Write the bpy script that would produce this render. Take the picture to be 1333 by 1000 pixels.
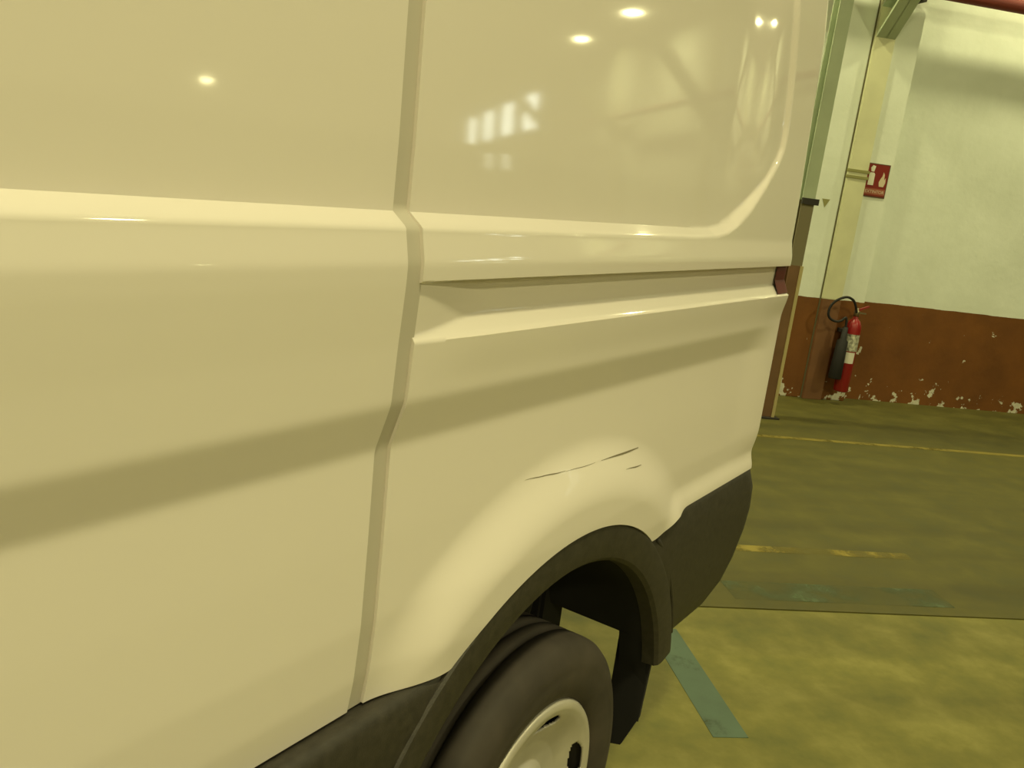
import bpy, bmesh, math, random
import numpy as np
from mathutils import Matrix, Vector

for o in list(bpy.data.objects):
    bpy.data.objects.remove(o)
random.seed(4)
scene = bpy.context.scene
COL = scene.collection

# ------------------------------------------------------------------ camera
CX = (0.5457, -0.8285, 0.1257)      # camera right
CY = (-0.1189, -0.2251, -0.9671)    # camera down
CF = (0.8295, 0.5128, -0.2213)      # camera forward
CP = (0.0, -0.69, 1.58)
cd = bpy.data.cameras.new('camera')
cd.sensor_fit = 'HORIZONTAL'; cd.sensor_width = 36.0
cd.lens = 1200 * 36.0 / 1333.0
cd.clip_start = 0.03; cd.clip_end = 300
camo = bpy.data.objects.new('camera', cd); COL.objects.link(camo)
m = Matrix.Identity(4)
for i in range(3):
    m[i][0] = CX[i]; m[i][1] = -CY[i]; m[i][2] = -CF[i]; m[i][3] = CP[i]
camo.matrix_world = m
scene.camera = camo

# ------------------------------------------------------------------ world / view
w = bpy.data.worlds.new('hall_air'); scene.world = w; w.use_nodes = True
w.node_tree.nodes['Background'].inputs[0].default_value = (0.9, 0.9, 0.55, 1)
w.node_tree.nodes['Background'].inputs[1].default_value = 0.05
vs = scene.view_settings
vs.view_transform = 'Standard'; vs.look = 'None'; vs.gamma = 1.0; vs.use_curve_mapping = False
vs.exposure = 0.0
LAMP_COL = (1.0, 0.93, 0.47)
LAMP_POWER = 374.0
WINDOW_POWER = 9.0

# ------------------------------------------------------------------ helpers
def nset(n, **kw):
    for k, v in kw.items():
        n.inputs[k.replace('_', ' ')].default_value = v

def mat(name, col, rough=0.6, metal=0.0, coat=0.0, coat_rough=0.05, spec=0.5, noise=None, bump=None):
    """plain principled; noise=(scale, amount, detail) varies the colour, bump=(scale, strength)"""
    M = bpy.data.materials.new(name); M.use_nodes = True
    nt = M.node_tree; b = nt.nodes['Principled BSDF']
    b.inputs['Base Color'].default_value = (*col, 1)
    b.inputs['Roughness'].default_value = rough
    b.inputs['Metallic'].default_value = metal
    b.inputs['Coat Weight'].default_value = coat
    b.inputs['Coat Roughness'].default_value = coat_rough
    b.inputs['Specular IOR Level'].default_value = spec
    tc = nt.nodes.new('ShaderNodeTexCoord')
    if noise:
        sc, am, de = noise
        nz = nt.nodes.new('ShaderNodeTexNoise'); nset(nz, Scale=sc, Detail=de)
        nt.links.new(tc.outputs['Object'], nz.inputs['Vector'])
        r = nt.nodes.new('ShaderNodeValToRGB')
        r.color_ramp.elements[0].position = 0.3; r.color_ramp.elements[1].position = 0.7
        r.color_ramp.elements[0].color = (*[c * (1 - am) for c in col], 1)
        r.color_ramp.elements[1].color = (*[min(1, c * (1 + am)) for c in col], 1)
        nt.links.new(nz.outputs['Fac'], r.inputs[0]); nt.links.new(r.outputs[0], b.inputs['Base Color'])
    if bump:
        nz = nt.nodes.new('ShaderNodeTexNoise'); nset(nz, Scale=bump[0], Detail=6)
        nt.links.new(tc.outputs['Object'], nz.inputs['Vector'])
        bp = nt.nodes.new('ShaderNodeBump'); bp.inputs['Strength'].default_value = bump[1]
        bp.inputs['Distance'].default_value = 0.01
        nt.links.new(nz.outputs['Fac'], bp.inputs['Height']); nt.links.new(bp.outputs[0], b.inputs['Normal'])
    return M

def emit(name, col, power):
    M = bpy.data.materials.new(name); M.use_nodes = True
    nt = M.node_tree; nt.nodes.remove(nt.nodes['Principled BSDF'])
    e = nt.nodes.new('ShaderNodeEmission'); e.inputs[0].default_value = (*col, 1); e.inputs[1].default_value = power
    nt.links.new(e.outputs[0], nt.nodes['Material Output'].inputs[0])
    return M

def link(name, me, material, parent=None, smooth=False):
    o = bpy.data.objects.new(name, me); COL.objects.link(o)
    if material: me.materials.append(material)
    if smooth: me.polygons.foreach_set('use_smooth', [True] * len(me.polygons))
    if parent: o.parent = parent
    return o

def mesh(name, V, F, material, parent=None, smooth=False):
    me = bpy.data.meshes.new(name); me.from_pydata([tuple(map(float, v)) for v in V], [], F); me.update()
    return link(name, me, material, parent, smooth)

def bmo(name, bm, material, parent=None, smooth=False):
    bmesh.ops.recalc_face_normals(bm, faces=bm.faces[:])
    me = bpy.data.meshes.new(name); bm.to_mesh(me); bm.free()
    return link(name, me, material, parent, smooth)

def empty(name, loc=(0, 0, 0), mw=None):
    o = bpy.data.objects.new(name, None); COL.objects.link(o)
    o.empty_display_size = 0.1
    if mw is not None: o.matrix_world = mw
    else: o.location = loc
    return o

def tag(o, label=None, cat=None, group=None, kind=None):
    if label: o['label'] = label
    if cat: o['category'] = cat
    if group: o['group'] = group
    if kind: o['kind'] = kind
    return o

def box(bm, lo, hi, bev=0.0):
    t = bmesh.new(); bmesh.ops.create_cube(t, size=1)
    for v in t.verts:
        v.co = Vector([(lo[i] + hi[i]) / 2 + v.co[i] * (hi[i] - lo[i]) for i in range(3)])
    if bev: bmesh.ops.bevel(t, geom=t.edges[:], offset=bev, segments=2, affect='EDGES')
    me = bpy.data.meshes.new('t'); t.to_mesh(me); t.free(); bm.from_mesh(me); bpy.data.meshes.remove(me)

def boxo(name, lo, hi, material, parent=None, bev=0.0):
    bm = bmesh.new(); box(bm, lo, hi, bev); return bmo(name, bm, material, parent)

def prism(bm, pts, axis, a, b):
    """closed outline pts (2d) extruded along axis (0,1,2) from a to b"""
    def co(p, t):
        q = [p[0], p[1]]; q.insert(axis, t); return q
    A = [bm.verts.new(co(p, a)) for p in pts]; B = [bm.verts.new(co(p, b)) for p in pts]
    bm.faces.new(A); bm.faces.new(B[::-1])
    n = len(pts)
    for i in range(n): bm.faces.new((A[i], B[i], B[(i + 1) % n], A[(i + 1) % n]))

def lathe(bm, prof, seg=48, axis='Z', centre=(0, 0, 0), a0=0.0, a1=2 * math.pi):
    """prof: list of (r, h). Closed rings about axis."""
    full = abs(a1 - a0 - 2 * math.pi) < 1e-6
    rings = []
    for k in range(seg if full else seg + 1):
        a = a0 + (a1 - a0) * k / seg; c, s = math.cos(a), math.sin(a)
        R = []
        for r, h in prof:
            p = (r * c, r * s, h) if axis == 'Z' else (r * c, h, r * s)
            R.append(bm.verts.new((p[0] + centre[0], p[1] + centre[1], p[2] + centre[2])))
        rings.append(R)
    n = len(rings)
    for k in range(n if full else n - 1):
        A, B = rings[k], rings[(k + 1) % n]
        for j in range(len(prof) - 1):
            try: bm.faces.new((A[j], B[j], B[j + 1], A[j + 1]))
            except ValueError: pass
    bmesh.ops.remove_doubles(bm, verts=bm.verts[:], dist=1e-6)

def tube(bm, pts, r, seg=10):
    P = [Vector(p) for p in pts]; rings = []
    up = None
    for i, p in enumerate(P):
        t = (P[min(i + 1, len(P) - 1)] - P[max(i - 1, 0)]).normalized()
        if up is None: up = t.orthogonal().normalized()
        up = (up - t * up.dot(t)).normalized(); s = t.cross(up)
        rr = r[i] if isinstance(r, (list, tuple)) else r
        rings.append([bm.verts.new(p + (up * math.cos(2 * math.pi * k / seg) + s * math.sin(2 * math.pi * k / seg)) * rr) for k in range(seg)])
    for a, b in zip(rings, rings[1:]):
        for k in range(seg): bm.faces.new((a[k], a[(k + 1) % seg], b[(k + 1) % seg], b[k]))
    bm.faces.new(rings[0][::-1]); bm.faces.new(rings[-1])

def grid(V, nu, nv):
    """faces of a row-major grid with nu rows and nv columns"""
    F = []
    for i in range(nu - 1):
        for j in range(nv - 1):
            a = i * nv + j; F.append((a, a + 1, a + nv + 1, a + nv))
    return F

def sstep(a, b, x):
    t = np.clip((x - a) / (b - a), 0, 1); return t * t * (3 - 2 * t)

# ------------------------------------------------------------------ materials
def paint_mat():
    M = mat('van_white_paint', (0.80, 0.735, 0.70), rough=0.45, coat=1.0, coat_rough=0.05)
    # road film dulls the clear coat on the lower body
    nt = M.node_tree; b = nt.nodes['Principled BSDF']
    tc = nt.nodes.new('ShaderNodeTexCoord'); sp = nt.nodes.new('ShaderNodeSeparateXYZ'); nt.links.new(tc.outputs['Object'], sp.inputs[0])
    mr = nt.nodes.new('ShaderNodeMapRange'); mr.interpolation_type = 'SMOOTHSTEP'
    mr.inputs[1].default_value = 1.12; mr.inputs[2].default_value = 1.42; mr.inputs[3].default_value = 0.12; mr.inputs[4].default_value = 1.0
    nt.links.new(sp.outputs['Z'], mr.inputs[0]); nt.links.new(mr.outputs[0], b.inputs['Coat Weight'])
    b.inputs['Specular IOR Level'].default_value = 0.25
    return M
PAINT = paint_mat()
SEAM_SHADE = mat('van_seam_shaded_paint', (0.52, 0.475, 0.42), rough=0.6)  # body paint in the seam, its gap shade put into the colour
BLACK = mat('black_textured_plastic', (0.036, 0.031, 0.024), rough=0.55, noise=(60, 0.25, 4), bump=(500, 0.15))
LINER = mat('wheel_liner_felt', (0.010, 0.009, 0.009), rough=0.95)
RUBBER = mat('tyre_rubber', (0.050, 0.040, 0.032), rough=0.75, noise=(9, 0.35, 5))
SILVER = mat('silver_wheel_paint', (0.60, 0.56, 0.50), rough=0.42, metal=0.35, noise=(12, 0.1, 4))
STEEL = mat('dark_steel', (0.05, 0.045, 0.04), rough=0.6, metal=0.5)
GLASS = mat('dark_glass', (0.01, 0.012, 0.012), rough=0.05)
REDLENS = mat('red_lamp_lens', (0.10, 0.006, 0.006), rough=0.45)
SCR = mat('scratch_bare', (0.20, 0.17, 0.11), rough=0.8)

# hall frame: d along the far wall, n out of the wall towards the room
A0 = Vector((8.1385, 1.2309, 0)); DV = Vector((0.68203, -0.73133, 0)); NV = Vector((-0.73133, -0.68203, 0))
HALL = Matrix(((DV.x, NV.x, 0, A0.x), (DV.y, NV.y, 0, A0.y), (0, 0, 1, 0), (0, 0, 0, 1)))
# local hall coords: x = s along the wall, y = n into the room, z up (a mirrored frame)
def hall(o):
    o.matrix_world = HALL @ o.matrix_world if o.parent is None else o.matrix_world
    return o

def plaster_mat():
    """off-white plaster above, brown dado below 0.88 m, flaked in places"""
    M = mat('painted_plaster', (0.8, 0.8, 0.7), rough=0.7, bump=(14, 0.25)); nt = M.node_tree; b = nt.nodes['Principled BSDF']
    N = nt.nodes.new; L = nt.links.new
    tc = N('ShaderNodeTexCoord'); sep = N('ShaderNodeSeparateXYZ'); L(tc.outputs['Object'], sep.inputs[0])
    def noise(sc, de=6, rough=0.6):
        x = N('ShaderNodeTexNoise'); nset(x, Scale=sc, Detail=de, Roughness=rough); L(tc.outputs['Object'], x.inputs['Vector']); return x.outputs['Fac']
    def math_(op, a, c):
        x = N('ShaderNodeMath'); x.operation = op
        for i, v in enumerate((a, c)):
            if isinstance(v, (int, float)): x.inputs[i].default_value = v
            else: L(v, x.inputs[i])
        return x.outputs[0]
    def ramp(f, p0, c0, p1, c1):
        x = N('ShaderNodeValToRGB'); e = x.color_ramp.elements
        e[0].position = p0; e[0].color = (*c0, 1); e[1].position = p1; e[1].color = (*c1, 1); L(f, x.inputs[0]); return x.outputs[0]
    def mix(f, a, c):
        x = N('ShaderNodeMix'); x.data_type = 'RGBA'
        if isinstance(f, (int, float)): x.inputs[0].default_value = f
        else: L(f, x.inputs[0])
        L(a, x.inputs[6]); L(c, x.inputs[7]); return x.outputs[2]
    white = ramp(noise(1.7), 0.3, (0.72, 0.77, 0.69), 0.7, (0.83, 0.88, 0.81))
    spots = ramp(noise(7.0, 8, 0.7), 0.66, (0, 0, 0), 0.74, (1, 1, 1))
    grey = ramp(noise(2.0), 0.3, (0.42, 0.46, 0.38), 0.7, (0.5, 0.54, 0.44))
    white = mix(math_('MULTIPLY', spots, 0.45), white, grey)
    brown = ramp(noise(3.0), 0.3, (0.135, 0.046, 0.004), 0.7, (0.195, 0.068, 0.007))
    # flakes: small chips anywhere, many along the foot of the wall
    z = sep.outputs['Z']
    low = math_('MULTIPLY', math_('SUBTRACT', 0.34, z), 0.40)
    fl = math_('ADD', noise(8.0, 7, 0.62), math_('MAXIMUM', low, 0.0))
    lowm = N('ShaderNodeMath'); lowm.operation = 'GREATER_THAN'; L(fl, lowm.inputs[0]); lowm.inputs[1].default_value = 0.675
    chip = ramp(noise(20, 4), 0.3, (0.50, 0.48, 0.38), 0.7, (0.70, 0.68, 0.56))
    brown = mix(lowm.outputs[0], brown, chip)
    edge = math_('ADD', z, math_('MULTIPLY', math_('SUBTRACT', noise(5.0), 0.5), 0.02))
    top = N('ShaderNodeMath'); top.operation = 'GREATER_THAN'; L(edge, top.inputs[0]); top.inputs[1].default_value = 0.88
    L(mix(top.outputs[0], brown, white), b.inputs['Base Color'])
    return M
PLASTER = plaster_mat()

def floor_mat(name, c0, c1, c2, seed):
    M = mat(name, c0, rough=0.5); nt = M.node_tree; b = nt.nodes['Principled BSDF']
    N = nt.nodes.new; L = nt.links.new
    tc = N('ShaderNodeTexCoord'); mp = N('ShaderNodeMapping'); mp.inputs['Location'].default_value = (seed, seed * 2, 0)
    L(tc.outputs['Object'], mp.inputs[0])
    n1 = N('ShaderNodeTexNoise'); nset(n1, Scale=4.6, Detail=8, Roughness=0.62); L(mp.outputs[0], n1.inputs['Vector'])
    r = N('ShaderNodeValToRGB'); e = r.color_ramp.elements
    e[0].position = 0.28; e[0].color = (*c0, 1); e[1].position = 0.72; e[1].color = (*c2, 1)
    k = e.new(0.5); k.color = (*c1, 1); L(n1.outputs['Fac'], r.inputs[0])
    # long soft tyre tracks running along the wall
    mp2 = N('ShaderNodeMapping'); mp2.inputs['Scale'].default_value = (0.18, 2.2, 1); mp2.inputs['Location'].default_value = (seed, 0.3, 0)
    L(tc.outputs['Object'], mp2.inputs[0])
    n2 = N('ShaderNodeTexNoise'); nset(n2, Scale=1.3, Detail=3); L(mp2.outputs[0], n2.inputs['Vector'])
    r2 = N('ShaderNodeValToRGB'); r2.color_ramp.elements[0].position = 0.3; r2.color_ramp.elements[0].color = (0.72, 0.72, 0.72, 1)
    r2.color_ramp.elements[1].position = 0.55; r2.color_ramp.elements[1].color = (1, 1, 1, 1); L(n2.outputs['Fac'], r2.inputs[0])
    mx = N('ShaderNodeMix'); mx.data_type = 'RGBA'; mx.blend_type = 'MULTIPLY'; mx.inputs[0].default_value = 1
    L(r.outputs[0], mx.inputs[6]); L(r2.outputs[0], mx.inputs[7]); L(mx.outputs[2], b.inputs['Base Color'])
    rr = N('ShaderNodeMapRange'); rr.inputs[3].default_value = 0.55; rr.inputs[4].default_value = 0.8
    L(n1.outputs['Fac'], rr.inputs[0]); L(rr.outputs[0], b.inputs['Roughness'])
    return M
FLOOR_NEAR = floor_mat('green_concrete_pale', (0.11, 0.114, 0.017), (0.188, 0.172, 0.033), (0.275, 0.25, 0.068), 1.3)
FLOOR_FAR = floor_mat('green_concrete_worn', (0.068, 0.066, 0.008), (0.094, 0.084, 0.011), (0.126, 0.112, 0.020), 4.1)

def worn_paint(name, col, cover):
    M = mat(name, col, rough=0.55, noise=(6, 0.2, 5)); nt = M.node_tree; b = nt.nodes['Principled BSDF']
    tc = nt.nodes.new('ShaderNodeTexCoord'); nz = nt.nodes.new('ShaderNodeTexNoise'); nset(nz, Scale=3.0, Detail=9, Roughness=0.7)
    nt.links.new(tc.outputs['Object'], nz.inputs['Vector'])
    r = nt.nodes.new('ShaderNodeValToRGB'); r.color_ramp.elements[0].position = 0.62 - cover * 0.35; r.color_ramp.elements[1].position = 0.80 - cover * 0.35
    r.color_ramp.elements[0].color = (0.12, 0.12, 0.12, 1); r.color_ramp.elements[1].color = (0.95, 0.95, 0.95, 1)
    nt.links.new(nz.outputs['Fac'], r.inputs[0]); nt.links.new(r.outputs[0], b.inputs['Alpha'])
    return M
YELLOW = worn_paint('worn_yellow_line', (0.27, 0.21, 0.03), 0.5)
YELLOW_SOLID = worn_paint('yellow_line', (0.24, 0.19, 0.03), 0.95)
BLUE = worn_paint('worn_blue_line', (0.075, 0.125, 0.085), 0.95)
BLUE_FADED = worn_paint('faded_blue_line', (0.085, 0.12, 0.055), 0.45)

# ------------------------------------------------------------------ hall shell (hall coordinates)
S0, S1, N1, ZC = -14.0, 46.0, 26.0, 7.6
WALLN = -0.13                        # recessed wall plane; pilaster fronts stand at n = 0
def hbox(name, lo, hi, material, parent=None, bev=0.0):
    o = boxo(name, lo, hi, material, parent, bev)
    if parent is None: o.matrix_world = HALL
    return o
JOINT = None
# slab joint: parallel to the wall through world (3.39, 0.34)
q = HALL.inverted() @ Vector((3.39, 0.34, 0)); JN = q.y
floor = empty('floor', mw=HALL); floor['kind'] = 'structure'
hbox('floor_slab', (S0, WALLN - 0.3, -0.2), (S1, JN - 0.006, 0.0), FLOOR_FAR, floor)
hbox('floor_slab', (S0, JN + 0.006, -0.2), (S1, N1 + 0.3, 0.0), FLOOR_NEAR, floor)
hbox('joint_filler', (S0, JN - 0.006, -0.2), (S1, JN + 0.006, -0.006), mat('joint_tar', (0.05, 0.048, 0.03), rough=0.9), floor)
DULLWALL = mat('dull_block_wall', (0.36, 0.35, 0.26), rough=0.9, noise=(0.6, 0.2, 5))
CEIL = mat('dull_ceiling_sheet', (0.20, 0.18, 0.13), rough=0.9)
tag(hbox('ceiling', (S0, WALLN - 0.3, ZC), (S1, N1 + 0.3, ZC + 0.2), CEIL), kind='structure')
tag(hbox('wall_back', (S0, WALLN - 0.3, 0.0), (S1, WALLN, ZC), PLASTER), kind='structure')
tag(hbox('wall_front', (S0, N1, 0.0), (S1, N1 + 0.3, ZC), DULLWALL), kind='structure')
tag(hbox('wall_left', (S0 - 0.3, WALLN - 0.3, 0.0), (S0, N1 + 0.3, ZC), DULLWALL), kind='structure')
tag(hbox('wall_right', (S1, WALLN - 0.3, 0.0), (S1 + 0.3, N1 + 0.3, ZC), DULLWALL), kind='structure')

CREAM = mat('cream_column_paint', (0.68, 0.68, 0.46), rough=0.6, noise=(4, 0.08, 6))
PALEGREEN = mat('pale_green_steel', (0.46, 0.53, 0.38), rough=0.5, noise=(5, 0.08, 5))
OLIVE = mat('olive_strap', (0.28, 0.27, 0.10), rough=0.6)
DARKLINE = mat('dark_joint_line', (0.13, 0.12, 0.06), rough=0.9)
BROWNP = mat('brown_column_paint', (0.185, 0.082, 0.032), rough=0.6, noise=(4, 0.15, 5))
PIPE = mat('dark_red_pipe_paint', (0.20, 0.035, 0.030), rough=0.45)

def steel_column(s):
    """flat cream steel column in front of the pilaster with a knee brace into the room"""
    t = empty('steel_column', mw=HALL @ Matrix.Translation((s, 0, 0)))
    bx_ = lambda nm, lo, hi, mt, bev=0.0, par=t: boxo(nm, lo, hi, mt, par, bev)
    bx_('base_shaft', (-0.13, 0.0, 0.0), (0.045, 0.035, 0.88), BROWNP, 0.003)
    bx_('shaft', (-0.13, 0.0, 0.88), (0.045, 0.035, 6.6), CREAM, 0.003)
    bx_('edge_joint', (-0.140, 0.0, 0.0), (-0.13, 0.008, 6.6), DARKLINE)
    for z in (1.905, 1.955):
        bx_('strap', (-0.134, 0.0, z - 0.012), (0.06, 0.041, z + 0.012), OLIVE, 0.002)
    # knee brace: web with two flanges, rising away from the wall
    bm = bmesh.new(); prism(bm, [(0.035, 3.00), (0.035, 3.26), (0.95, 4.24), (0.95, 3.98)], 0, -0.045, -0.035)
    br = bmo('knee_brace', bm, PALEGREEN, t)
    bm = bmesh.new(); prism(bm, [(0.035, 3.00), (0.035, 3.03), (0.95, 4.01), (0.95, 3.98)], 0, -0.125, 0.04)
    bmo('flange', bm, PALEGREEN, br)
    bm = bmesh.new(); prism(bm, [(0.035, 3.23), (0.035, 3.26), (0.95, 4.24), (0.95, 4.21)], 0, -0.125, 0.04)
    bmo('flange', bm, PALEGREEN, br)
    return t
COLS = [-8.2, -4.1, 0.0, 4.1, 8.2, 12.3, 16.4]
for i, s in enumerate(COLS):
    p = hbox('trim_%d' % (i + 1), (s - 0.95, WALLN, 0.0), (s + 0.285, 0.0, ZC), PLASTER, bev=0.006)
    tag(p, kind='structure')
    t = steel_column(s)
    if abs(s) < 0.01:
        tag(t, 'cream steel wall column with knee brace beside the fire extinguisher sign', 'column', 'steel columns along the wall')
    else:
        tag(t, 'cream steel wall column further along the hall wall, away from the extinguisher', 'column', 'steel columns along the wall')

# dark red pipe running along the wall, clamped to each pilaster
bm = bmesh.new(); tube(bm, [(S0 + 0.5, 0.13, 3.385), (S1 - 0.5, 0.13, 3.385)], 0.052, 16)
pipe = empty('wall_pipe', mw=HALL)
bmo('pipe_run', bm, PIPE, pipe, smooth=True)
for s in COLS:
    boxo('pipe_bracket', (s + 0.14, 0.0, 3.29), (s + 0.17, 0.16, 3.335), STEEL, pipe)
tag(pipe, 'dark red pipe running high along the white wall', 'pipe')

# slim free-standing post between the van and the wall
post = empty('steel_post', mw=HALL @ Matrix.Translation((-0.85, 0.80, 0)))
def ipost(nm, z0, z1, mt):
    bm = bmesh.new()
    box(bm, (-0.05, -0.05, z0), (0.05, -0.04, z1)); box(bm, (-0.05, 0.04, z0), (0.05, 0.05, z1)); box(bm, (-0.006, -0.04, z0), (0.006, 0.04, z1))
    return bmo(nm, bm, mt, post)
ipost('upper_shaft', 1.66, 6.8, PALEGREEN)
ipost('middle_shaft', 1.18, 1.66, mat('grey_brown_post_paint', (0.22, 0.19, 0.11), rough=0.7))
ipost('lower_shaft', 0.0, 1.18, mat('brown_post_paint', (0.19, 0.10, 0.045), rough=0.7, noise=(5, 0.15, 5)))
boxo('edge_guard', (0.036, 0.05, 0.0), (0.058, 0.062, 1.18), mat('yellowed_edge_guard', (0.50, 0.42, 0.20), rough=0.6), post)
boxo('cross_tab', (-0.055, 0.05, 1.63), (0.075, 0.07, 1.675), STEEL, post)
boxo('foot_plate', (-0.09, -0.09, 0.0), (0.09, 0.09, 0.012), STEEL, post)
tag(post, 'slim pale green post with brown foot standing behind the rear of the van', 'post')

# small dark triangle mark on the pilaster
bm = bmesh.new(); prism(bm, [(-0.295, 1.70), (-0.225, 1.70), (-0.262, 1.63)], 1, 0.0, 0.002)
# prism along y expects (x, z)
o = bmo('wall_sticker', bm, OLIVE); o.matrix_world = HALL
tag(o, 'small dark triangular sticker on the white pilaster near the van corner', 'sticker')

# ------------------------------------------------------------------ floor markings
def strip(name, p, q, wd, mt, label, group):
    p = Vector(p); q = Vector(q); t = (q - p).normalized(); s = Vector((-t.y, t.x)) * wd / 2
    V = [(*(p - s), 0.0), (*(q - s), 0.0), (*(q + s), 0.0), (*(p + s), 0.0)]
    V += [(v[0], v[1], 0.0015) for v in V]
    o = mesh(name, V, [(4, 5, 6, 7), (0, 1, 5, 4), (1, 2, 6, 5), (2, 3, 7, 6), (3, 0, 4, 7)], mt)
    tag(o, label, 'floor marking', group)
    return o
def along(p, s):    # world point p shifted s along the wall
    return (p[0] + DV.x * s, p[1] + DV.y * s)
strip('floor_line', along((6.62, 0.82), -3.0), along((6.62, 0.82), 5.0), 0.055, YELLOW_SOLID, 'long thin yellow floor line nearest the brown wall', 'painted floor lines')
strip('floor_line', along((4.30, 0.28), -0.35), along((4.30, 0.28), 0.62), 0.07, YELLOW, 'short worn yellow floor line just behind the van bumper', 'painted floor lines')
strip('floor_line', along((3.88, 0.06), -0.4), along((3.88, 0.06), 0.62), 0.17, BLUE_FADED, 'broad faded blue floor line beside the slab joint', 'painted floor lines')
a = Vector((3.06, 0.41)); b = Vector((2.565, -0.045))
strip('floor_line', a, b, 0.115, BLUE, 'solid blue floor stripe running out from behind the rear wheel', 'painted floor lines')

# ------------------------------------------------------------------ fire extinguisher and its sign (hall coords)
RED = mat('extinguisher_red', (0.27, 0.007, 0.009), rough=0.35, coat=0.4)
RUBB = mat('black_hose_rubber', (0.009, 0.008, 0.007), rough=0.7)
BRASS = mat('valve_metal', (0.35, 0.30, 0.20), rough=0.35, metal=0.9)
LAB1 = mat('grey_instruction_label', (0.40, 0.40, 0.32), rough=0.6, noise=(38, 0.75, 2))
LAB2 = mat('white_inspection_label', (0.78, 0.75, 0.66), rough=0.6)
ex = empty('fire_extinguisher', mw=HALL @ Matrix.Translation((0.155, 0.125, 0.115)))
R = 0.062
def exl(name, prof, mt, seg=32, a0=0, a1=2 * math.pi, par=ex):
    bm = bmesh.new(); lathe(bm, prof, seg, 'Z', (0, 0, 0), a0, a1); return bmo(name, bm, mt, par, smooth=True)
exl('cylinder', [(0, 0.0), (R * 0.9, 0.0), (R, 0.012), (R, 0.55), (R * 0.93, 0.585), (R * 0.72, 0.615), (R * 0.42, 0.632), (0.020, 0.64), (0.020, 0.66), (0, 0.66)], RED)
exl('instruction_label', [(R + 0.001, 0.36), (R + 0.001, 0.505)], LAB1, 24, math.radians(20), math.radians(185))
exl('inspection_label', [(R + 0.001, 0.255), (R + 0.001, 0.35)], LAB2, 14, math.radians(65), math.radians(150))
bm = bmesh.new(); lathe(bm, [(0, 0.655), (0.022, 0.655), (0.024, 0.70), (0.014, 0.71), (0.012, 0.725), (0, 0.725)], 20)
vl = bmo('valve', bm, BRASS, ex, smooth=True)
bm = bmesh.new(); prism(bm, [(0.0, 0.715), (0.10, 0.755), (0.105, 0.745), (0.01, 0.70)], 1, -0.009, 0.009)
bmo('lever', bm, mat('lever_red', (0.25, 0.02, 0.02), rough=0.4), vl)
bm = bmesh.new(); prism(bm, [(0.0, 0.695), (0.085, 0.69), (0.085, 0.68), (0.0, 0.68)], 1, -0.009, 0.009)
bmo('carry_handle', bm, BRASS, vl)
# hose: out of the valve, up and over in a loop, into the horn hanging on the left
hp = [(-0.015, 0.02, 0.69), (-0.04, 0.03, 0.745), (-0.075, 0.035, 0.79), (-0.13, 0.04, 0.812), (-0.19, 0.045, 0.80), (-0.245, 0.045, 0.765),
      (-0.275, 0.04, 0.715), (-0.28, 0.04, 0.66), (-0.255, 0.04, 0.62), (-0.20, 0.04, 0.60), (-0.15, 0.04, 0.61), (-0.115, 0.04, 0.64), (-0.10, 0.04, 0.60), (-0.098, 0.04, 0.54)]
def smooth_pts(P, k=6):
    P = [Vector(p) for p in P]; out = []
    for i in range(len(P) - 1):
        p0, p1, p2, p3 = P[max(i - 1, 0)], P[i], P[i + 1], P[min(i + 2, len(P) - 1)]
        for j in range(k):
            t = j / k
            out.append(0.5 * ((2 * p1) + (p2 - p0) * t + (2 * p0 - 5 * p1 + 4 * p2 - p3) * t * t + (3 * p1 - p0 - 3 * p2 + p3) * t ** 3))
    out.append(P[-1]); return out
bm = bmesh.new(); tube(bm, smooth_pts(hp), 0.0105, 10); bmo('hose', bm, RUBB, ex, smooth=True)
bm = bmesh.new(); tube(bm, [(-0.098, 0.04, 0.56), (-0.099, 0.04, 0.46), (-0.100, 0.04, 0.44), (-0.104, 0.04, 0.12), (-0.104, 0.04, 0.115)], [0.022, 0.026, 0.046, 0.055, 0.052], 20)
bmo('discharge_horn', bm, RUBB, ex, smooth=True)
boxo('wall_bracket', (-0.075, -0.125, 0.50), (0.075, -0.055, 0.53), STEEL, ex)
tag(ex, 'red fire extinguisher with black hose and horn against the brown wall base', 'fire extinguisher')

sg = empty('fire_sign', mw=HALL @ Matrix.Translation((0.152, 0.002, 1.90)))
SW, SH = 0.205, 0.275
SIGNRED = mat('sign_red', (0.22, 0.018, 0.012), rough=0.4)
SIGNWHITE = mat('sign_white', (0.78, 0.76, 0.66), rough=0.5)
SIGNDARK = mat('sign_dark_border', (0.10, 0.045, 0.02), rough=0.5)
boxo('panel', (-SW / 2, 0, -SH / 2), (SW / 2, 0.004, SH / 2), SIGNDARK, sg)
boxo('red_field', (-SW / 2 + 0.007, 0.004, -SH / 2 + 0.012), (SW / 2 - 0.007, 0.005, SH / 2 - 0.007), SIGNRED, sg)
def flat(name, polys, mt, y0=0.005, y1=0.0062):
    bm = bmesh.new()
    for P in polys: prism(bm, P, 1, y0, y1)
    return bmo(name, bm, mt, sg)
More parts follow.
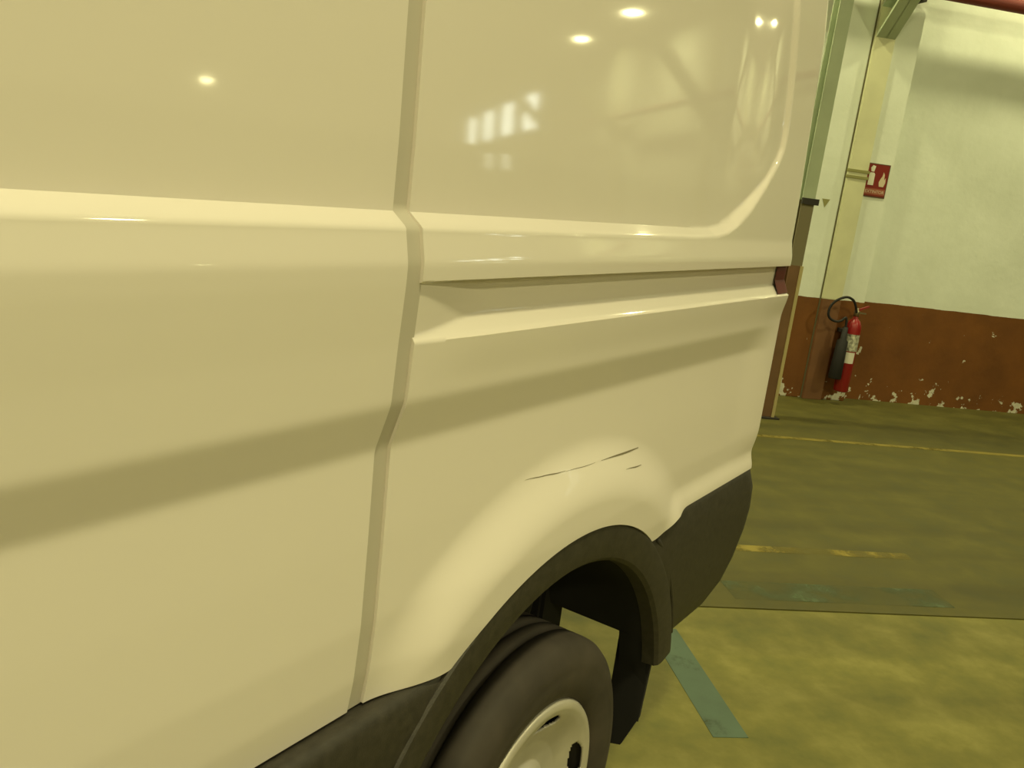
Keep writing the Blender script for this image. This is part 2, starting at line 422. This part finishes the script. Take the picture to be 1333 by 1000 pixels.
# NB facing the wall from the room, +s points right
flat('extinguisher_pictogram', [[(-0.077, -0.04), (-0.025, -0.04), (-0.025, 0.05), (-0.035, 0.062), (-0.067, 0.062), (-0.077, 0.05)],
                               [(-0.064, 0.07), (-0.038, 0.07), (-0.03, 0.115), (-0.055, 0.122), (-0.072, 0.10)]], SIGNWHITE)
flat('flame_pictogram', [[(0.03, -0.045), (0.07, -0.045), (0.082, -0.01), (0.078, 0.03), (0.066, 0.01), (0.064, 0.055), (0.05, 0.075), (0.046, 0.04), (0.034, 0.02), (0.022, -0.01)]],
     mat('sign_flame', (0.66, 0.56, 0.40), rough=0.5))
boxo('caption_band', (-SW / 2 + 0.009, 0.005, -0.115), (SW / 2 - 0.009, 0.0056, -0.065), mat('sign_faded_red', (0.34, 0.10, 0.06), rough=0.5), sg)
tcu = bpy.data.curves.new('caption', 'FONT'); tcu.body = 'EXTINTOR'; tcu.size = 0.036; tcu.align_x = 'CENTER'; tcu.extrude = 0.0004
to = bpy.data.objects.new('caption_tmp', tcu); COL.objects.link(to)
dg = bpy.context.evaluated_depsgraph_get(); tme = bpy.data.meshes.new_from_object(to.evaluated_get(dg)); bpy.data.objects.remove(to)
cap = link('caption', tme, mat('sign_caption_white', (0.68, 0.55, 0.40), rough=0.5), sg)
tme.materials.clear(); tme.materials.append(bpy.data.materials['sign_caption_white'])
# local text x -> +s, text y -> z, facing +n : viewed from the room (+y) the text must read left to right
cap.matrix_local = Matrix(((1, 0, 0, 0), (0, 0, -1, 0.0064), (0, 1, 0, -0.103), (0, 0, 0, 1)))
tag(sg, 'small red fire extinguisher sign on the white wall above the extinguisher', 'sign')

# ------------------------------------------------------------------ hall lamps and windows
HOUS = mat('lamp_housing', (0.30, 0.31, 0.28), rough=0.5, metal=0.4)
LENS = emit('lamp_lens_glow', LAMP_COL, LAMP_POWER)
def lamp_proto():
    t = empty('ceiling_lamp')
    bm = bmesh.new(); lathe(bm, [(0.0, 0.42), (0.09, 0.42), (0.10, 0.22), (0.15, 0.16), (0.24, 0.0), (0.235, 0.0), (0.145, 0.15), (0.0, 0.16)], 24)
    bmo('housing', bm, HOUS, t, smooth=True)
    bm = bmesh.new(); lathe(bm, [(0.0, 0.012), (0.215, 0.022)], 24); bmo('lens', bm, LENS, t)
    bm = bmesh.new(); tube(bm, [(0, 0, 0.41), (0, 0, ZC - 5.5)], 0.012, 8); bmo('hanging_rod', bm, STEEL, t)
    return t
spots = [(s, 0.78, 4.8, 0.60) for s in (-9.1, -6.4, -3.9, -1.55, 1.6, 9.8, 12.5)]
spots += [(s, n_, 6.3, 1.1) for s, n_ in ((-9.8, 8.9), (-3.3, 8.0), (3.2, 6.6), (40.0, 9.6), (-9.8, 14.0), (-3.3, 14.0), (3.2, 14.0), (-9.8, 20.5), (-3.3, 20.5), (3.2, 20.5), (9.7, 20.5), (26.0, 20.5))]
L0 = lamp_proto()
def copy_tree(o, parent=None):
    c = o.copy(); COL.objects.link(c); c.parent = parent
    for ch in list(o.children): copy_tree(ch, c)
    return c
for i, (s, n_, z_, k_) in enumerate(spots):
    t = L0 if i == 0 else copy_tree(L0)
    t.matrix_world = HALL @ Matrix.Translation((s, n_, z_)) @ Matrix.Diagonal((k_, k_, (ZC - z_) / (ZC - 5.5), 1))
    tag(t, 'round high bay lamp hanging from the hall ceiling', 'lamp', 'high bay lamps over the hall')

PANE = emit('window_daylight', (0.92, 1.0, 0.88), WINDOW_POWER)
PANE_LOW = emit('window_daylight_dusty', (0.95, 1.0, 0.8), WINDOW_POWER * 0.4)
FRAME = mat('window_frame_grey', (0.35, 0.36, 0.32), rough=0.6)
k = 0
for s, w_, z0, z1 in [(18.6, 1.5, 3.62, 4.62), (21.2, 1.5, 3.62, 4.62), (23.8, 1.5, 3.62, 4.62), (26.4, 1.5, 3.62, 4.62), (21.4, 1.1, 1.9, 3.0), (23.8, 1.1, 1.9, 3.0)]:
    k += 1
    t = empty('window_%d' % k, mw=HALL @ Matrix.Translation((s, WALLN, z0))); t['kind'] = 'structure'
    h = z1 - z0; pm = PANE if z0 > 3 else PANE_LOW
    bm = bmesh.new()
    box(bm, (0, 0, 0), (w_, 0.05, 0.05)); box(bm, (0, 0, h - 0.05), (w_, 0.05, h)); box(bm, (0, 0, 0), (0.05, 0.05, h)); box(bm, (w_ - 0.05, 0, 0), (w_, 0.05, h))
    box(bm, (w_ / 2 - 0.02, 0, 0), (w_ / 2 + 0.02, 0.05, h))
    bmo('window_frame', bm, FRAME, t)
    boxo('pane', (0.05, 0.005, 0.05), (w_ / 2 - 0.02, 0.015, h - 0.05), pm, t)
    boxo('pane', (w_ / 2 + 0.02, 0.005, 0.05), (w_ - 0.05, 0.015, h - 0.05), pm, t)

# ------------------------------------------------------------------ the van
# van frame: x backwards, y into the van, z up; the near side skin lies close to y = 0
WX, WZ, WR = 1.40, 0.365, 0.360            # rear wheel centre and tyre radius
van = empty('cargo_van', (0.0, 1.0, 0.0))
tag(van, 'white cargo van parked with its dented rear side towards the camera', 'van')
VM = van.matrix_world.inverted() if False else Matrix.Translation((0, -1.0, 0))
def vpart(o):
    o.parent = van; o.matrix_parent_inverse = VM; return o
def vsub(o, p):
    o.parent = p; return o

KZ = np.array([0.30, 0.80, 0.86, 0.90, 0.98, 1.10, 1.222, 1.285, 1.36, 1.40, 1.436, 1.460, 1.500, 1.60, 2.00, 2.25, 2.40, 2.47])
KY = np.array([0.06, 0.034, 0.028, 0.023, 0.0195, 0.0215, 0.0250, 0.0062, 0.0045, 0.0028, 0.0015, 0.0015, 0.010, 0.011, 0.025, 0.050, 0.100, 0.16])
zz = np.linspace(0.3, 2.47, 4400); yy = np.interp(zz, KZ, KY)
kw = int(0.020 / (zz[1] - zz[0])); ker = np.hanning(kw + 2)[1:-1]; ker /= ker.sum()
yy_s = np.convolve(np.pad(yy, kw, mode='edge'), ker, mode='same')[kw:-kw]
def base_y(z): return np.interp(z, zz, yy_s)
# outline of the recessed upper panel
LP = np.array([(-6, 1.511), (1.76, 1.511), (1.86, 1.513), (1.92, 1.521), (1.97, 1.536), (2.04, 1.570), (2.12, 1.625), (2.185, 1.680), (2.212, 1.715), (2.218, 1.76), (2.205, 1.86), (2.165, 2.03), (2.13, 2.20), (2.08, 2.42), (2.06, 2.6)])
def recess_dist(x, z):
    """signed distance to the outline, positive inside (above / in front)"""
    best = np.full(x.shape, 1e9); sign = np.ones(x.shape)
    for (x0, z0), (x1, z1) in zip(LP[:-1], LP[1:]):
        dx, dz = x1 - x0, z1 - z0; L2 = dx * dx + dz * dz
        t = np.clip(((x - x0) * dx + (z - z0) * dz) / L2, 0, 1)
        ex_, ez_ = x - (x0 + t * dx), z - (z0 + t * dz)
        dd = np.hypot(ex_, ez_); cr = dx * ez_ - dz * ex_
        mk = dd < best - 1e-9
        best = np.where(mk, dd, best); sign = np.where(mk, np.where(cr >= 0, 1.0, -1.0), sign)
    return best * sign
def skin_y(x, z, rail=True):
    x = np.asarray(x, float); z = np.asarray(z, float)
    y = base_y(z)
    y = y + (0.010 - y) * sstep(2.20, 2.44, x) * sstep(0.90, 1.0, z) * (1 - sstep(1.30, 1.36, z))
    sd = recess_dist(x, z)
    hi = sstep(1.515, 1.66, z) * sstep(1.9, 2.15, x)
    wdt = 0.0165 - 0.008 * hi
    y = y + (0.023 - 0.0145 * hi) * np.clip(0.5 + sd / wdt, 0, 1)
    if rail:
        rp = sstep(0.86, 1.06, x)
        # undercut below the rail, rising again on the crease ledge
        up = np.clip((1.4385 - z) / 0.003, 0, 1)
        hl = 0.006 + 0.020 * rp
        dn = np.clip((z - 1.362) / hl, 0, 1)
        y = y + 0.021 * (0.25 + 0.75 * rp) * np.minimum(up, dn) * sstep(0.855, 0.885, x)
        y = y - 0.004 * sstep(1.290, 1.365, z) * (z < 1.363) * rp
        # wheel-arch flare
        r = np.hypot(x - WX, z - WZ)
        f = 1 - sstep(0.655, 0.775, r)
        low = sstep(0.60, 0.80, z)
        y = y - 0.034 * f * low * sstep(0.87, 1.03, x)
        # flip outwards just above the bumper
        y = y - 0.016 * (1 - sstep(0.872, 0.935, z)) * sstep(1.80, 1.90, x)
    # rounded rear corner
    Rc = np.where(z > 1.438, 0.085, 0.050)
    xe = 2.47
    t = np.clip((x - (xe - Rc)) / Rc, 0, 0.9995)
    y = y + Rc * (1 - np.sqrt(1 - t * t))
    return y
def sill_z(x):
    x = np.asarray(x, float)
    z = np.full(x.shape, 0.852)
    ra = 0.606
    arc = WZ + np.sqrt(np.maximum(ra * ra - (x - WX) ** 2, 1e-4))
    inarc = (x > 1.03) & (x < 1.755)
    z = np.where(inarc, np.maximum(arc, 0.852), z)
    t = sstep(1.765, 1.885, x)
    z = np.where(x >= 1.755, 0.858 + 0.022 * t, z)
    return z
def skin_panel(name, x0, x1, rail, dx=0.006, step=0.006, mirror=False):
    xs = [x0]
    xs = np.linspace(x0, x1, max(4, int((x1 - x0) / dx)))
    if rail: xs = np.unique(np.concatenate([xs, 2.47 - 0.085 * (1 - np.linspace(0, 1, 14) ** 2), [1.755, 1.765]]))
    top = [2.47]
    zc = np.concatenate([np.arange(2.47, 1.76, -0.02), np.arange(1.76, 1.53, -step), np.arange(1.53, 1.447, -step * 0.6),
                         np.arange(1.447, 1.43, -0.001), np.arange(1.43, 1.345, -step * 0.6), np.arange(1.345, 1.12, -step), [1.12]])
    if step > 0.015: zc = np.concatenate([np.arange(2.47, 1.12, -step), [1.12]])
    nb = 50 if step < 0.015 else 10
    zb = sill_z(xs) if rail else np.full(xs.shape, 0.852)
    rows = [np.full(xs.shape, z) for z in zc]
    for i in range(1, nb + 1): rows.append(1.12 + (zb - 1.12) * i / nb)
    Z = np.array(rows); X = np.tile(xs, (len(rows), 1))
    Yv = skin_y(X, Z, rail)
    if mirror: Yv = 2.06 - Yv
    nu, nv = Z.shape
    # folded-in returns at the edges so that the skin has thickness
    V = np.stack([X, Yv, Z], -1).reshape(-1, 3)
    F = grid(None, nu, nv)
    base = len(V); sgn = -1 if mirror else 1
    ring = [j for j in range(nv)] + [i * nv + nv - 1 for i in range(1, nu)] + [(nu - 1) * nv + j for j in range(nv - 2, -1, -1)] + [i * nv for i in range(nu - 2, 0, -1)]
    Vr = V[ring] + np.array([0, 0.022 * sgn, 0])
    V = np.concatenate([V, Vr]); n = len(ring)
    for k in range(n): F.append((ring[k], ring[(k + 1) % n], base + (k + 1) % n, base + k))
    if not mirror: F = [f[::-1] for f in F]
    o = mesh(name, V, F, PAINT, smooth=True)
    try:
        me = o.data
        me.set_sharp_from_angle(angle=math.radians(50))
    except Exception: pass
    return vpart(o)

SX0, SX1 = 0.853, 0.884                          # wide body seam
rear_panel = skin_panel('rear_side_panel', SX1, 2.47, True)
front_panel = skin_panel('front_side_panel', -0.62, SX0, False)
# seam strip, set a little below both skins
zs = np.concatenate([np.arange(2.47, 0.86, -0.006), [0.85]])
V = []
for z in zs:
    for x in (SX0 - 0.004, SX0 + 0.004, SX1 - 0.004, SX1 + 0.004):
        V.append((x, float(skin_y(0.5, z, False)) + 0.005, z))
o = vpart(mesh('seam_strip', V, [f[::-1] for f in grid(None, len(zs), 4)], SEAM_SHADE, smooth=True)); o['label'] = 'wide recessed body seam'
skin_panel('far_side_panel', -0.62, 2.47, False, dx=0.04, step=0.03, mirror=True)

# scratches on the flare
def scratch(p, q, w0, w1, n=10):
    V = []
    for i in range(n + 1):
        t = i / n; x = p[0] + (q[0] - p[0]) * t; z = p[1] + (q[1] - p[1]) * t + 0.0004 * math.sin(t * 7)
        wd = 0.65 * (w0 + (w1 - w0) * t) * (0.25 + 0.75 * math.sin(math.pi * min(max(t, 0.04), 0.96)))
        for s in (-1, 1):
            zz_ = z + s * wd / 2; V.append((x, float(skin_y(x, zz_)) - 0.0007, zz_))
    o = mesh('scratch', V, [f[::-1] for f in grid(None, n + 1, 2)], SCR)
    o.parent = rear_panel; o['label'] = 'dark scrape through the paint'
    return o
scratch((1.225, 1.104), (1.30, 1.100), 0.0016, 0.0022)
scratch((1.265, 1.1015), (1.345, 1.097), 0.003, 0.002)
scratch((1.345, 1.096), (1.45, 1.0915), 0.0012, 0.0015)
scratch((1.475, 1.0905), (1.655, 1.0795), 0.003, 0.0075, 16)
scratch((1.575, 1.055), (1.66, 1.045), 0.002, 0.0045)

# black sill cladding ahead of the arch
# the cladding ends against the arch: columns end where the trim ring begins
prof = [(0.845, 0.040), (0.850, 0.014), (0.846, 0.004), (0.832, -0.002), (0.80, -0.005), (0.68, -0.002), (0.65, 0.006), (0.62, 0.03), (0.45, 0.05), (0.36, 0.09), (0.35, 0.18)]
V = []; nc = 40
for z, y in prof:
    xe = WX - math.sqrt(max(0.575 ** 2 - (z - WZ) ** 2, 0))
    for j in range(nc): V.append((-1.30 + (xe + 1.30) * j / (nc - 1), y, z))
vpart(mesh('sill_cladding', V, [f[::-1] for f in grid(None, len(prof), nc)], BLACK, smooth=True))

# black arch trim: section swept round the wheel
sec = [(0.604, 0.030), (0.606, -0.004), (0.602, -0.0085), (0.594, -0.0105), (0.552, -0.009), (0.538, -0.006), (0.530, 0.002), (0.527, 0.032)]
V = []; na = 90
for i in range(na + 1):
    a = math.radians(14 + (188 - 14) * i / na)
    for r, y in sec: V.append((WX + r * math.cos(a), y, WZ + r * math.sin(a)))
at = vpart(mesh('arch_trim', V, grid(None, na + 1, len(sec)), BLACK, smooth=True)); at.data.set_sharp_from_angle(angle=math.radians(28))
# wheel-well liner
V = []; na = 40
for i in range(na + 1):
    a = math.radians(20.5 + (188 - 20.5) * i / na)
    for r, y in ((0.529, 0.03), (0.535, 0.10), (0.535, 0.46)): V.append((WX + r * math.cos(a), y, WZ + r * math.sin(a)))
F = grid(None, na + 1, 3)
c = len(V); V.append((WX, 0.46, WZ + 0.22))
for i in range(na): F.append((i * 3 + 2, c, (i + 1) * 3 + 2))
vpart(mesh('wheel_well_liner', V, F, LINER, smooth=True))
# curl of the rear liner outboard of the mud flap
V = []
for i in range(11):
    a = math.radians(-4 + 25 * i / 10)
    for r, y in ((0.529, 0.02), (0.532, 0.055), (0.532, 0.095)): V.append((WX + r * math.cos(a), y, WZ + r * math.sin(a)))
vpart(mesh('liner_edge', V, grid(None, 11, 3), LINER, smooth=True))
# mud flap
bm = bmesh.new(); prism(bm, [(0.012, 0.53), (0.105, 0.53), (0.105, 0.235), (0.055, 0.25), (0.020, 0.34)], 0, 1.925, 1.935)
me_o = bmo('mud_flap', bm, LINER); vpart(me_o)

# rear bumper with side return
rows = [(0.884, 0.045, 2.47), (0.888, 0.020, 2.495), (0.884, 0.012, 2.506), (0.868, 0.006, 2.532), (0.82, -0.002, 2.555), (0.76, -0.003, 2.562), (0.70, 0.000, 2.555), (0.62, 0.008, 2.528), (0.56, 0.018, 2.495), (0.51, 0.034, 2.435), (0.48, 0.060, 2.39), (0.468, 0.085, 2.36), (0.466, 0.105, 2.34)]
V = []
nS, nC, nR = 26, 18, 10
for z, ys, xr in rows:
    zt = z
    xa = WX + math.sqrt(max(0.604 ** 2 - (min(z, 0.88) - WZ) ** 2, 0.0)) - 0.004
    if z > 0.86: xa = max(xa, 1.757)
    Rb = 0.15
    for j in range(nS):
        x = xa + (xr - Rb - xa) * j / (nS - 1)
        z_ = z
        if z > 0.80:       # top edge dips down towards the arch
            z_ = z - 0.026 * (1 - float(sstep(1.765, 1.885, np.array(x)))) * (z - 0.80) / 0.084
        V.append((x, ys, z_))
    for j in range(1, nC):
        a = math.pi / 2 * j / (nC - 1)
        V.append((xr - Rb + Rb * math.sin(a), ys + Rb * 0.8 * (1 - math.cos(a)), z))
    for j in range(1, nR):
        V.append((xr, ys + Rb * 0.8 + (2.06 - 2 * (ys + Rb * 0.8)) * j / (nR - 1), z))
nv = nS + nC - 1 + nR - 1
bump = vpart(mesh('rear_bumper', V, [f[::-1] for f in grid(None, len(rows), nv)], BLACK, smooth=True))
# shallow raised line where the arch trim overlaps the bumper side
bm = bmesh.new(); pts = []
for i in range(16):
    a = math.radians(17 + 33 * i / 15)
    pts.append((WX + 0.628 * math.cos(a), 0.004 + 0.02 * max(0, (0.62 - (WZ + 0.628 * math.sin(a)))), WZ + 0.628 * math.sin(a)))
tube(bm, pts, 0.006, 8)
o = bmo('bumper_bead', bm, BLACK, bump, smooth=True)

# tail light
V = []
tx = np.concatenate([np.linspace(2.345, 2.375, 4), 2.4695 - 0.085 * (1 - np.linspace(0.1, 1, 10) ** 2)])
tz = [1.4345, 1.431, 1.40, 1.368, 1.364]
for k, z in enumerate(tz):
    for x in tx:
        V.append((x, float(skin_y(x, max(z, 1.366) if z < 1.43 else 1.43)) - (0.004 if 0 < k < 4 else 0.0), z))
tl = vpart(mesh('tail_light', V, [f[::-1] for f in grid(None, len(tz), len(tx))], REDLENS, smooth=False)); tl['label'] = 'dark red tail light lens'
V = []
# rear face, roof, floor pan
boxo_v = lambda nm, lo, hi, mt, bev=0.0: vpart(boxo(nm, lo, hi, mt, None, bev))
o = boxo('rear_lens', (2.45, 0.115, 0.96), (2.485, 0.20, 1.43), REDLENS, None, 0.01); o.parent = tl
d1 = boxo_v('rear_door', (2.43, 0.21, 0.90), (2.47, 1.027, 2.44), PAINT, 0.012)
d2 = boxo_v('rear_door', (2.43, 1.033, 0.90), (2.47, 1.85, 2.44), PAINT, 0.012)
o = boxo('door_handle', (2.47, 1.06, 1.18), (2.50, 1.20, 1.24), BLACK, None, 0.006); o.parent = d2
for d_, yh in ((d1, 0.19), (d2, 1.84)):
    for zh in (1.10, 2.20):
        o = boxo('hinge', (2.455, yh, zh), (2.480, yh + 0.03, zh + 0.10), PAINT, None, 0.004); o.parent = d_
V = []
rx = np.linspace(-1.2, 2.46, 12); ry = np.linspace(0, 1, 15)
for x in rx:
    for t in ry:
        y = 0.158 + (2.06 - 0.316) * t
        V.append((x, y, 2.468 + 0.07 * math.sin(math.pi * t) ** 0.6))
vpart(mesh('roof', V, grid(None, 12, 15), PAINT, smooth=True))
boxo_v('floor_pan', (-3.2, 0.48, 0.60), (2.34, 1.58, 0.66), LINER)
boxo_v('load_bed', (-0.6, 0.045, 1.00), (2.37, 2.01, 1.03), LINER)
# axle, spring and damper
bm = bmesh.new(); tube(bm, [(WX, 0.24, WZ), (WX, 1.82, WZ)], 0.05, 16); box(bm, (WX - 0.16, 0.9, WZ - 0.14), (WX + 0.16, 1.16, WZ + 0.14), 0.05)
vpart(bmo('rear_axle', bm, STEEL, smooth=False))
for y in (0.46, 1.60):
    bm = bmesh.new(); tube(bm, smooth_pts([(WX - 0.62, y, 0.58), (WX - 0.3, y, 0.40), (WX, y, 0.31), (WX + 0.3, y, 0.40), (WX + 0.62, y, 0.58)]), 0.03, 8)
    vpart(bmo('leaf_spring', bm, STEEL, smooth=True))

for y in (0.33, 1.73):
    bm = bmesh.new(); tube(bm, [(1.72, y, 0.30), (1.80, y, 0.55), (1.801, y, 0.551), (1.92, y, 0.95)], [0.024, 0.024, 0.036, 0.036], 14)
    vpart(bmo('damper', bm, LINER, smooth=True))
for y in (0.29, 1.62):
    boxo_v('spring_hanger', (1.86, y, 0.36), (1.98, y + 0.15, 0.99), LINER, 0.01)
# wheels
def make_wheel(x, near=True):
    t = empty('wheel'); TW = 0.235
    ro, ri = WR, 0.236
    prof = [(ri - 0.004, 0.030), (ri + 0.004, 0.016), (ri + 0.014, 0.010), (ri + 0.030, 0.0045), (ri + 0.058, 0.000), (ri + 0.064, 0.0015), (ri + 0.070, 0.0005), (ri + 0.090, 0.004), (ri + 0.103, 0.011), (ro - 0.008, 0.020), (ro - 0.0015, 0.031),
            (ro, 0.045)]
    g = [0.045, 0.070, 0.085, 0.110, 0.125, 0.150, 0.165, 0.190]
    for k in range(1, len(g) - 1, 2):
        prof += [(ro, g[k]), (ro - 0.008, g[k] + 0.002), (ro - 0.008, g[k + 1] - 0.002), (ro, g[k + 1])]
    prof += [(ro, TW - 0.045), (ro - 0.008, TW - 0.02), (ri + 0.06, TW), (ri, TW - 0.02)]
    bm = bmesh.new(); lathe(bm, prof, 120, 'Y'); bmo('tyre', bm, RUBBER, t, smooth=True)
    # barrel
    bm = bmesh.new(); lathe(bm, [(0.238, 0.022), (0.228, 0.026), (0.220, 0.05), (0.205, 0.09), (0.205, 0.21)], 72, 'Y'); bmo('rim_barrel', bm, STEEL, t, smooth=True)
    # pressed disc with eight oval openings
    nr, na_ = 60, 360
    rr = np.linspace(0.035, 0.236, nr)
    def depth(r):
        return float(np.interp(r, [0, 0.05, 0.075, 0.10, 0.14, 0.18, 0.207, 0.222, 0.232, 0.236], [0.030, 0.030, 0.034, 0.052, 0.048, 0.030, 0.016, 0.011, 0.013, 0.02]))
    V = []; F = []
    for i in range(nr):
        for j in range(na_):
            a = 2 * math.pi * j / na_; V.append((rr[i] * math.cos(a), depth(rr[i]), rr[i] * math.sin(a)))
    for i in range(nr - 1):
        for j in range(na_):
            rm = (rr[i] + rr[i + 1]) / 2; am = 2 * math.pi * (j + 0.5) / na_
            u = ((am - math.radians(8) + math.pi / 5) % (2 * math.pi / 5)) - math.pi / 5
            if (u * rm / 0.052) ** 2 + ((rm - 0.193) / 0.017) ** 2 < 1: continue
            b2 = (j + 1) % na_; F.append((i * na_ + j, (i + 1) * na_ + j, (i + 1) * na_ + b2, i * na_ + b2))
    dk = mesh('rim_disc', V, F, SILVER, t, smooth=True)
    md = dk.modifiers.new('thick', 'SOLIDIFY'); md.thickness = 0.006; md.offset = 0
    bm = bmesh.new(); lathe(bm, [(0, 0.016), (0.028, 0.018), (0.042, 0.026), (0.044, 0.034)], 32, 'Y'); bmo('hub_cap', bm, SILVER, t, smooth=True)
    for k in range(6):
        a = 2 * math.pi * k / 6 + 0.2
        bm = bmesh.new(); lathe(bm, [(0, 0.022), (0.008, 0.023), (0.010, 0.03), (0.010, 0.055)], 6, 'Y', (0.075 * math.cos(a), 0, 0.075 * math.sin(a)))
        o = bmo('wheel_nut', bm, STEEL); o.parent = dk
    bm = bmesh.new(); lathe(bm, [(0, 0.10), (0.19, 0.10), (0.19, 0.13), (0, 0.13)], 32, 'Y'); bmo('brake_drum', bm, LINER, t)
    return t
w0 = make_wheel(WX)
# keep three levels: van > tyre / rim_disc > wheel_nut
def place_wheel(src, x, y, flip, copy):
    M = Matrix.Translation((x, y - 1.0, WZ)) @ (Matrix.Rotation(math.pi, 4, 'Z') if flip else Matrix.Identity(4))
    for ch in list(src.children):
        c = ch.copy() if copy else ch
        if copy: COL.objects.link(c)
        c['_x'] = 0
        del c['_x']
        c.parent = van; c.matrix_parent_inverse = Matrix.Identity(4); c.matrix_basis = M
        for g in list(ch.children):
            if copy:
                g2 = g.copy(); COL.objects.link(g2); g2.parent = c
chs = list(w0.children)
class Src: pass
src = Src(); src.children = chs
for (x, y, fl) in ((WX - 3.3, 0.012, False), (WX, 2.06 - 0.012, True), (WX - 3.3, 2.06 - 0.012, True)):
    place_wheel(src, x, y, fl, True)
place_wheel(src, WX + 0.012, 0.002, False, False)
bpy.data.objects.remove(w0)

# cab and nose ahead of the frame
bm = bmesh.new()
out = [(-0.64, 2.47), (-1.15, 2.44), (-1.55, 2.28), (-2.45, 1.42), (-3.10, 1.22), (-3.38, 1.02), (-3.45, 0.70), (-3.42, 0.36), (-2.50, 0.36), (-2.47, 0.62), (-2.30, 0.86), (-1.91, 0.95), (-1.52, 0.86), (-1.35, 0.62), (-1.32, 0.36), (-0.64, 0.36)]
prism(bm, out, 1, 0.035, 2.025)
bmesh.ops.bevel(bm, geom=[e for e in bm.edges if abs(e.verts[0].co.y - e.verts[1].co.y) < 1e-4], offset=0.03, segments=3, affect='EDGES')
vpart(bmo('cab', bm, PAINT))
bm = bmesh.new(); prism(bm, [(-0.80, 2.12), (-1.45, 2.12), (-2.12, 1.50), (-0.80, 1.46)], 1, 0.030, 0.034); vpart(bmo('cab_window', bm, GLASS))
bm = bmesh.new(); prism(bm, [(-0.80, 2.12), (-1.45, 2.12), (-2.12, 1.50), (-0.80, 1.46)], 1, 2.026, 2.030); vpart(bmo('cab_window', bm, GLASS))
bm = bmesh.new()
v = [bm.verts.new(c) for c in ((-1.60, 0.14, 2.245), (-1.60, 1.92, 2.245), (-2.42, 1.96, 1.462), (-2.42, 0.10, 1.462))]
bm.faces.new(v); vpart(bmo('windscreen', bm, GLASS))
